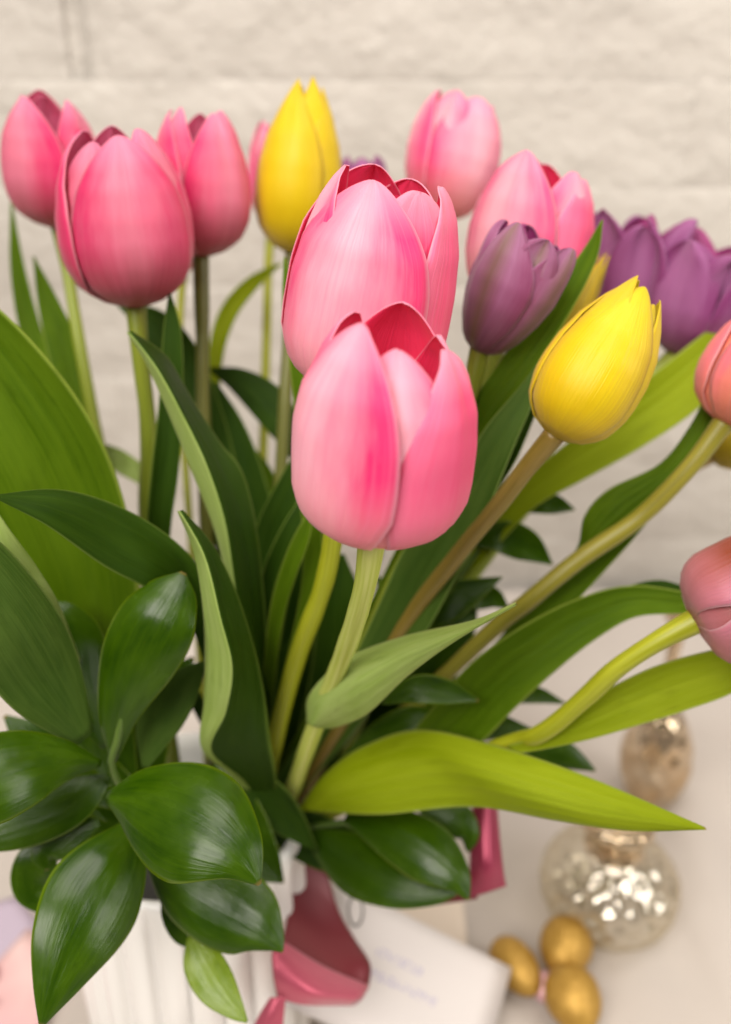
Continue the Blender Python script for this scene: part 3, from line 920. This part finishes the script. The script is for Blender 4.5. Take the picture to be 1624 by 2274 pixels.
random.seed(9)
sprig('glossy green sprig with large broad leaves spreading over the front of the white vase',
      [(400, 1870, .415), (330, 1820, .375), (270, 1750, .345), (248, 1695, .335), (262, 1640, .33), (275, 1560, .325)],
      [([(252, 1690, .335, 6), (262, 1580, .325, 48), (300, 1470, .318, 84), (345, 1380, .315, 86), (385, 1315, .318, 56), (408, 1272, .32, 4)], 'gloss', -.55, -12),
       ([(236, 1660, .352, 8), (190, 1540, .348, 55), (165, 1430, .347, 66), (140, 1370, .347, 42), (106, 1338, .348, 3)], 'gloss', -.4, 10),
       ([(224, 1695, .33, 5), (140, 1688, .315, 50), (50, 1702, .302, 88), (-60, 1740, .292, 92), (-190, 1800, .287, 3)], 'gloss', -.5, 10),
       ([(246, 1722, .345, 6), (170, 1772, .337, 50), (80, 1815, .332, 58), (-20, 1850, .328, 42), (-90, 1880, .327, 3)], 'gloss', -.4, 0),
       ([(322, 1704, .35, 6), (350, 1612, .348, 46), (400, 1532, .348, 42), (456, 1470, .35, 4)], 'leaf_grey', -.4, 0),
       ([(238, 1768, .315, 10), (300, 1775, .307, 78), (380, 1802, .299, 124), (460, 1842, .293, 120), (530, 1897, .29, 68), (577, 1964, .289, 2)], 'gloss', -.6, -6),
       ([(300, 1830, .335, 18), (265, 1900, .322, 76), (215, 1990, .311, 108), (165, 2092, .302, 93), (124, 2192, .297, 50), (91, 2280, .294, 2)], 'gloss', -.55, -8),
       ([(330, 1850, .385, 20), (300, 1740, .38, 60), (320, 1620, .38, 62), (380, 1520, .385, 40), (430, 1460, .39, 4)], 'gloss', .3, 0),
       ([(330, 1830, .375, 20), (240, 1760, .37, 60), (150, 1700, .368, 62), (70, 1640, .366, 40), (10, 1590, .366, 4)], 'gloss', .3, 0),
       ([(350, 1870, .37, 20), (260, 1850, .366, 46), (170, 1840, .363, 52), (80, 1840, .36, 34), (10, 1850, .36, 4)], 'gloss', .3, 0),
       ([(300, 1780, .375, 10), (240, 1650, .372, 60), (200, 1500, .372, 70), (220, 1380, .372, 50), (270, 1290, .372, 4)], 'gloss', .3, 0),
       ([(120, 1850, .355, 15), (82, 1915, .352, 46), (74, 1975, .352, 40), (104, 2030, .352, 4)], 'gloss', -.3, 0),
       ([(220, 1825, .345, 8), (150, 1855, .343, 42), (100, 1895, .342, 30), (104, 1932, .342, 3)], 'gloss', -.3, 0)])
sprig('glossy sprig hanging over the vase rim beside the satin ribbon, with one pale leaf',
      [(430, 1880, .40), (380, 1900, .365), (360, 1930, .352), (385, 1985, .352), (425, 2075, .349)],
      [([(338, 1912, .352, 18), (410, 1965, .346, 72), (490, 2010, .340, 90), (560, 2047, .335, 73), (606, 2086, .333, 30), (628, 2113, .332, 1)], 'gloss', -.5, 10),
       ([(378, 1965, .356, 10), (386, 2020, .356, 28), (410, 2072, .356, 26), (437, 2102, .356, 3)], 'gloss', -.3, 0),
       ([(470, 1700, .40, 20), (500, 1780, .395, 60), (540, 1860, .392, 66), (590, 1920, .392, 40), (630, 1960, .392, 3)], 'gloss', .3, 0),
       ([(424, 2078, .349, 8), (446, 2130, .344, 40), (481, 2190, .340, 42), (521, 2240, .336, 22), (549, 2269, .334, 2)], 'gloss_light', -.4, 0),
       ([(520, 1700, .395, 6), (580, 1760, .395, 46), (640, 1820, .40, 36), (704, 1888, .405, 3)], 'leaf_dark', .4, 20)])
sprig('dark leafy sprig low over the vase rim in front of the ribbon loop',
      [(610, 1860, .43), (700, 1835, .415), (790, 1822, .40), (880, 1800, .395)],
      [([(768, 1815, .402, 8), (860, 1842, .388, 52), (950, 1890, .377, 64), (1012, 1945, .371, 36), (1041, 1998, .369, 2)], 'gloss', -.6, -8),
       ([(680, 1845, .415, 10), (780, 1912, .40, 62), (870, 1960, .388, 52), (960, 1984, .381, 25), (1017, 1984, .378, 2)], 'gloss', -.5, 0),
       ([(930, 1790, .405, 10), (1000, 1812, .402, 40), (1040, 1850, .40, 26), (1040, 1892, .40, 2)], 'gloss', -.4, 0),
       ([(560, 1790, .425, 10), (640, 1830, .42, 46), (720, 1870, .415, 56), (800, 1895, .413, 40), (860, 1920, .412, 3)], 'leaf_dark', .4, 20)])
sprig('dark leafy sprig behind the brownish tulip stem, narrow leaf tips against the wall',
      [(620, 1850, .45), (800, 1600, .43), (930, 1400, .42), (1050, 1240, .415), (1110, 1150, .413)],
      [([(1115, 1132, .413, 8), (1180, 1115, .41, 25), (1232, 1120, .41, 22), (1277, 1132, .41, 2)], 'gloss', .4, 0),
       ([(1055, 1205, .413, 10), (1110, 1192, .41, 36), (1170, 1212, .41, 36), (1228, 1254, .41, 2)], 'gloss', .4, 0),
       ([(1000, 1350, .412, 5), (1050, 1325, .41, 30), (1095, 1328, .41, 24), (1130, 1352, .41, 2)], 'gloss', .4, 0),
       ([(925, 1385, .395, 20), (1000, 1335, .393, 42), (1070, 1302, .392, 20), (1117, 1281, .392, 1)], 'gloss', .4, 0)])
sprig('dark leafy sprig low behind the broad bright leaf, toward the glass ornaments',
      [(640, 1850, .45), (850, 1720, .42), (1000, 1640, .41), (1110, 1590, .41)],
      [([(848, 1562, .365, 3), (920, 1532, .362, 30), (990, 1536, .362, 28), (1062, 1556, .362, 4)], 'gloss', .4, 0),
       ([(1110, 1556, .412, 8), (1180, 1542, .41, 20), (1257, 1562, .41, 2)], 'gloss', .4, 0),
       ([(1160, 1650, .402, 20), (1250, 1675, .40, 30), (1322, 1711, .40, 2)], 'gloss', -.4, 0),
       ([(990, 1640, .405, 20), (1080, 1612, .402, 32), (1185, 1622, .40, 4)], 'gloss', .4, 0),
       ([(760, 1700, .41, 10), (840, 1650, .405, 40), (920, 1610, .40, 44), (1000, 1590, .40, 6)], 'gloss', .4, 0),
       ([(900, 1560, .415, 20), (960, 1450, .412, 60), (1020, 1380, .41, 44), (1060, 1340, .41, 4)], 'gloss', .4, 0)])


# ------------------------------------------------------------------ ribbon, cards
def sheet(name, rows, mat, parent, seg=30, nu=14, thick=0.0004):
    """rows of photo points (x, y, z), each row across the strip; smooth in both directions"""
    cols = [catmull(r, nu) for r in rows]
    grid = [catmull([c[i] for c in cols], seg) for i in range(nu)]
    vs, uv = [], []
    for k in range(seg):
        for i in range(nu):
            vs.append(P(*grid[i][k]))
            uv.append((i / (nu - 1), k / (seg - 1)))
    return solid(mesh_obj(name, vs, grid_faces(nu, seg), mat, parent, uvs=uv), thick)


rb = empty('ribbon', P(700, 1940, .415), 'rose pink satin ribbon tied round the vase with loop and tail', 'ribbon')
sheet('shaded_loop_inside', [[(640, 1915, .432), (680, 1915, .436), (728, 1940, .438)],  # upper part split off to carry the painted shade
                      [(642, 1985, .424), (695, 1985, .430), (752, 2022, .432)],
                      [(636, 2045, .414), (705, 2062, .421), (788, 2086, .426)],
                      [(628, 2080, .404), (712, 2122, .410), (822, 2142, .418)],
                      [(622, 2094, .398), (715, 2152, .402), (818, 2196, .412)]], M['satin_shade'], rb)
sheet('loop', [[(624, 2088, .3955), (718, 2146, .3995), (820, 2190, .4095)],
               [(605, 2112, .388), (704, 2178, .390), (812, 2205, .404)],
               [(606, 2160, .384), (695, 2206, .385), (802, 2220, .401)],
               [(617, 2217, .386), (680, 2231, .387), (786, 2232, .402)]], M['satin'], rb)
sheet('loop', [[(1050, 1790, .41), (1080, 1785, .405), (1104, 1795, .41)],
               [(1046, 1860, .405), (1080, 1855, .400), (1110, 1865, .405)],
               [(1044, 1930, .402), (1080, 1925, .396), (1117, 1930, .402)],
               [(1042, 1994, .404), (1080, 1982, .400), (1124, 1967, .405)]], M['satin_half_shade'], rb)
sheet('shaded_loop_inside', [[(1045, 1985, .408), (1060, 1990, .404), (1060, 1996, .404)],
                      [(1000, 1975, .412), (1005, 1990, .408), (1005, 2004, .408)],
                      [(950, 1970, .418), (960, 1985, .414), (965, 2010, .414)]], M['satin_shade'], rb)
sheet('tail_end', [[(600, 2215, .385), (620, 2214, .384), (634, 2216, .385)],
                   [(572, 2262, .384), (600, 2260, .382), (630, 2262, .384)],
                   [(540, 2330, .384), (580, 2330, .382), (626, 2330, .384)]], M['satin'], rb)


def card_mat(name, base, ink, bands):
    """paper with faint hand lettering set in rows"""
    m, nt, bs = new_mat(name)
    vec, uv = uv_stretch(nt, 1, 1)
    sep = N(nt, 'ShaderNodeSeparateXYZ')
    nt.links.new(uv, sep.inputs[0])
    mp = N(nt, 'ShaderNodeMapping')
    mp.inputs['Scale'].default_value = (70, 26, 1)
    nt.links.new(uv, mp.inputs[0])
    n1 = noise_tex(nt, mp.outputs[0], 1.0, 1)
    r1 = ramp(nt, n1, [(0.50, (0, 0, 0)), (0.56, (1, 1, 1))])
    tot = None
    for (u0, u1, v0, v1) in bands:
        f = None
        for sock, lo, hi in ((sep.outputs[0], u0, u1), (sep.outputs[1], v0, v1)):
            for op, t in (('GREATER_THAN', lo), ('LESS_THAN', hi)):
                c = N(nt, 'ShaderNodeMath', operation=op)
                nt.links.new(sock, c.inputs[0])
                c.inputs[1].default_value = t
                if f is None:
                    f = c.outputs[0]
                else:
                    k = N(nt, 'ShaderNodeMath', operation='MULTIPLY')
                    nt.links.new(f, k.inputs[0])
                    nt.links.new(c.outputs[0], k.inputs[1])
                    f = k.outputs[0]
        if tot is None:
            tot = f
        else:
            k = N(nt, 'ShaderNodeMath', operation='ADD')
            nt.links.new(tot, k.inputs[0])
            nt.links.new(f, k.inputs[1])
            tot = k.outputs[0]
    k = N(nt, 'ShaderNodeMath', operation='MULTIPLY')
    nt.links.new(tot, k.inputs[0])
    nt.links.new(r1.outputs[0], k.inputs[1])
    col = mixc(nt, base, ink, k.outputs[0])
    nt.links.new(col, bs.inputs['Base Color'])
    bs.inputs['Roughness'].default_value = 0.7
    return m


M['card'] = card_mat('white_card_paper', (0.74, 0.69, 0.67), (0.50, 0.46, 0.60), [(0.30, 0.55, 0.33, 0.40), (0.28, 0.66, 0.50, 0.57)])
M['paper'] = plain('cream_paper', (0.70, 0.60, 0.50), 0.7)


def flat_card(name, corners, mat, label, thick=0.0006):
    a, b, c, d = corners
    n = 9
    vs, uv = [], []
    for j in range(n):
        for i in range(n):
            u, v = i / (n - 1), j / (n - 1)
            vs.append(a.lerp(b, u).lerp(d.lerp(c, u), v))
            uv.append((u, v))
    o = mesh_obj(name, vs, grid_faces(n, n), mat, uvs=uv, origin=vs[len(vs) // 2])
    solid(o, thick)
    return tag(o, label, 'card')


A_ = P(748, 1955, .462)
B_ = P(1135, 2150, .503)
C_ = on_plane_z(1062, 2420, 0.004)
D_ = A_ + (C_ - B_)
flat_card('gift_card', (A_, B_, C_, D_), M['card'], 'white gift card with faint lettering hanging beside the ribbon')
q = [on_plane_z(*p, 0.0035) for p in ((880, 1960), (1028, 1990), (1045, 2160), (860, 2200))]
flat_card('paper_card', q, M['paper'], 'cream paper card lying flat on the cloth behind the white gift card')
ring = [P(790 + 16 * math.cos(a), 2022 + 34 * math.sin(a), .452) for a in [k / 16 * 2 * math.pi for k in range(17)]]
st = empty('string_loop', ring[4], 'thin grey string loop on the white gift card', 'string')
tube('thread', [(p, 0.0006) for p in ring], M['thread'], st, n=6, steps=40)


def wrap_mat():
    m, nt, bs = new_mat('pink_printed_paper')
    vec = object_coords(nt)
    n0 = noise_tex(nt, vec, 12.0, 2)
    vo = N(nt, 'ShaderNodeTexVoronoi')
    vo.inputs['Scale'].default_value = 34.0
    nt.links.new(vec, vo.inputs['Vector'])
    r = ramp(nt, vo.outputs['Distance'], [(0.0, (0.72, 0.30, 0.30)), (0.28, (0.70, 0.36, 0.36)), (0.34, (0.26, 0.10, 0.10)), (0.42, (0.72, 0.44, 0.44)), (0.8, (0.78, 0.55, 0.53))])
    r2 = ramp(nt, n0, [(0.46, (0, 0, 0)), (0.60, (1, 1, 1))])
    col = mixc(nt, r.outputs[0], (0.76, 0.46, 0.47), r2.outputs[0])
    nt.links.new(col, bs.inputs['Base Color'])
    bs.inputs['Roughness'].default_value = 0.6
    return m


M['wrap'] = wrap_mat()
M['lilac'] = plain('lilac_paper', (0.50, 0.42, 0.52), 0.7)
q = [on_plane_z(*p, 0.006) for p in ((-180, 2330), (62, 2062), (150, 2130), (20, 2480))]
flat_card('pink_paper', q, M['wrap'], 'pink printed paper lying on the cloth beside the vase')
q = [on_plane_z(*p, 0.002) for p in ((-200, 2060), (40, 1990), (120, 2100), (-120, 2290))]
flat_card('lilac_paper', q, M['lilac'], 'pale lilac paper under the pink printed one')


# ------------------------------------------------------------------ ornaments
def lathe(name, prof, mat, parent, seg=64, dim=None):
    vs = []
    o = parent.location
    rows = catmull(prof, 40)
    for h, r in rows:
        for i in range(seg):
            a = i / seg * 2 * math.pi
            rr = max(r, 0.0003)
            if dim:
                rr *= 1 - dim[2] * (0.5 + 0.5 * math.cos(a * dim[0] + (math.pi if int(h / dim[1]) % 2 else 0))) * abs(math.sin(h / dim[1] * math.pi))
            vs.append((o.x + rr * math.cos(a), o.y + rr * math.sin(a), o.z + h))
    f = grid_faces(seg, 40, True)
    f.append(tuple(range(seg))[::-1])
    f.append(tuple(39 * seg + i for i in range(seg)))
    return mesh_obj(name, vs, f, mat, parent)


c0 = on_plane_z(1352, 1962, 0.030)
gl = empty('glass_ornament', (c0.x, c0.y, 0.0), 'round dimpled mercury glass ornament standing behind the gold eggs', 'ornament')
lathe('bowl', [(0.001, 0.016), (0.004, 0.026), (0.016, 0.0385), (0.030, 0.0425), (0.044, 0.0395), (0.056, 0.028), (0.062, 0.019)], M['mercury_clear'], gl, 96, (15, 0.0085, 0.10))
lathe('neck', [(0.0615, 0.0185), (0.066, 0.0165), (0.072, 0.0185), (0.078, 0.0215), (0.084, 0.0205), (0.086, 0.012)], M['mercury_amber'], gl, 64, (9, 0.008, 0.05))
c1 = on_plane_z(1442, 1772, 0.004)
cs = empty('glass_candlestick', (c1.x, c1.y, 0.0), 'slim amber mercury glass candlestick with oval body, near the wall', 'candlestick')
lathe('body', [(0.001, 0.012), (0.012, 0.0185), (0.032, 0.0250), (0.052, 0.0245), (0.072, 0.0180), (0.088, 0.0095), (0.095, 0.006)], M['mercury_amber'], cs, 72, (9, 0.013, 0.10))
lathe('collar', [(0.0945, 0.006), (0.098, 0.0105), (0.102, 0.006)], M['mercury_clear'], cs, 40)
lathe('shaft', [(0.1015, 0.005), (0.12, 0.0045), (0.150, 0.0055), (0.160, 0.010), (0.175, 0.011), (0.177, 0.008)], M['mercury_amber'], cs, 40)


def egg(name, px, py, ln, wd, ang, label, mat, group=None):
    r = wd
    c = on_plane_z(px, py, r)
    vs = []
    seg, rows = 28, 18
    rot = Matrix.Rotation(math.radians(ang), 3, 'Z')
    for k in range(rows + 1):
        t = k / rows * math.pi
        x = math.cos(t)
        rr = math.sin(t) * (1 + 0.12 * x)
        for i in range(seg):
            a = i / seg * 2 * math.pi
            v = Vector((x * ln, rr * wd * math.cos(a), rr * wd * math.sin(a)))
            v *= 1 + 0.02 * noise.noise(v * 160 + Vector((px, py, 0)))
            vs.append(c + rot @ v)
    o = mesh_obj(name, vs, grid_faces(seg, rows + 1, True), mat, origin=c)
    return tag(o, label, 'egg', group)


M['pink_foil'] = plain('pink_foil', (0.72, 0.42, 0.46), 0.4, 0.3)
G = 'gold foil eggs on the cloth'
egg('chocolate_egg', 1146, 2146, .0195, .0125, 118, 'gold foil egg beside the corner of the white gift card', M['gold'], G)
egg('chocolate_egg', 1256, 2102, .0185, .0155, 65, 'gold foil egg closest to the round glass ornament', M['gold'], G)
egg('chocolate_egg', 1274, 2218, .0185, .0155, 100, 'gold foil egg touching the pink foil one and another gold egg', M['gold'], G)
egg('chocolate_egg', 1208, 2192, .0090, .0072, 80, 'small pale pink foil egg between the gold ones', M['pink_foil'])
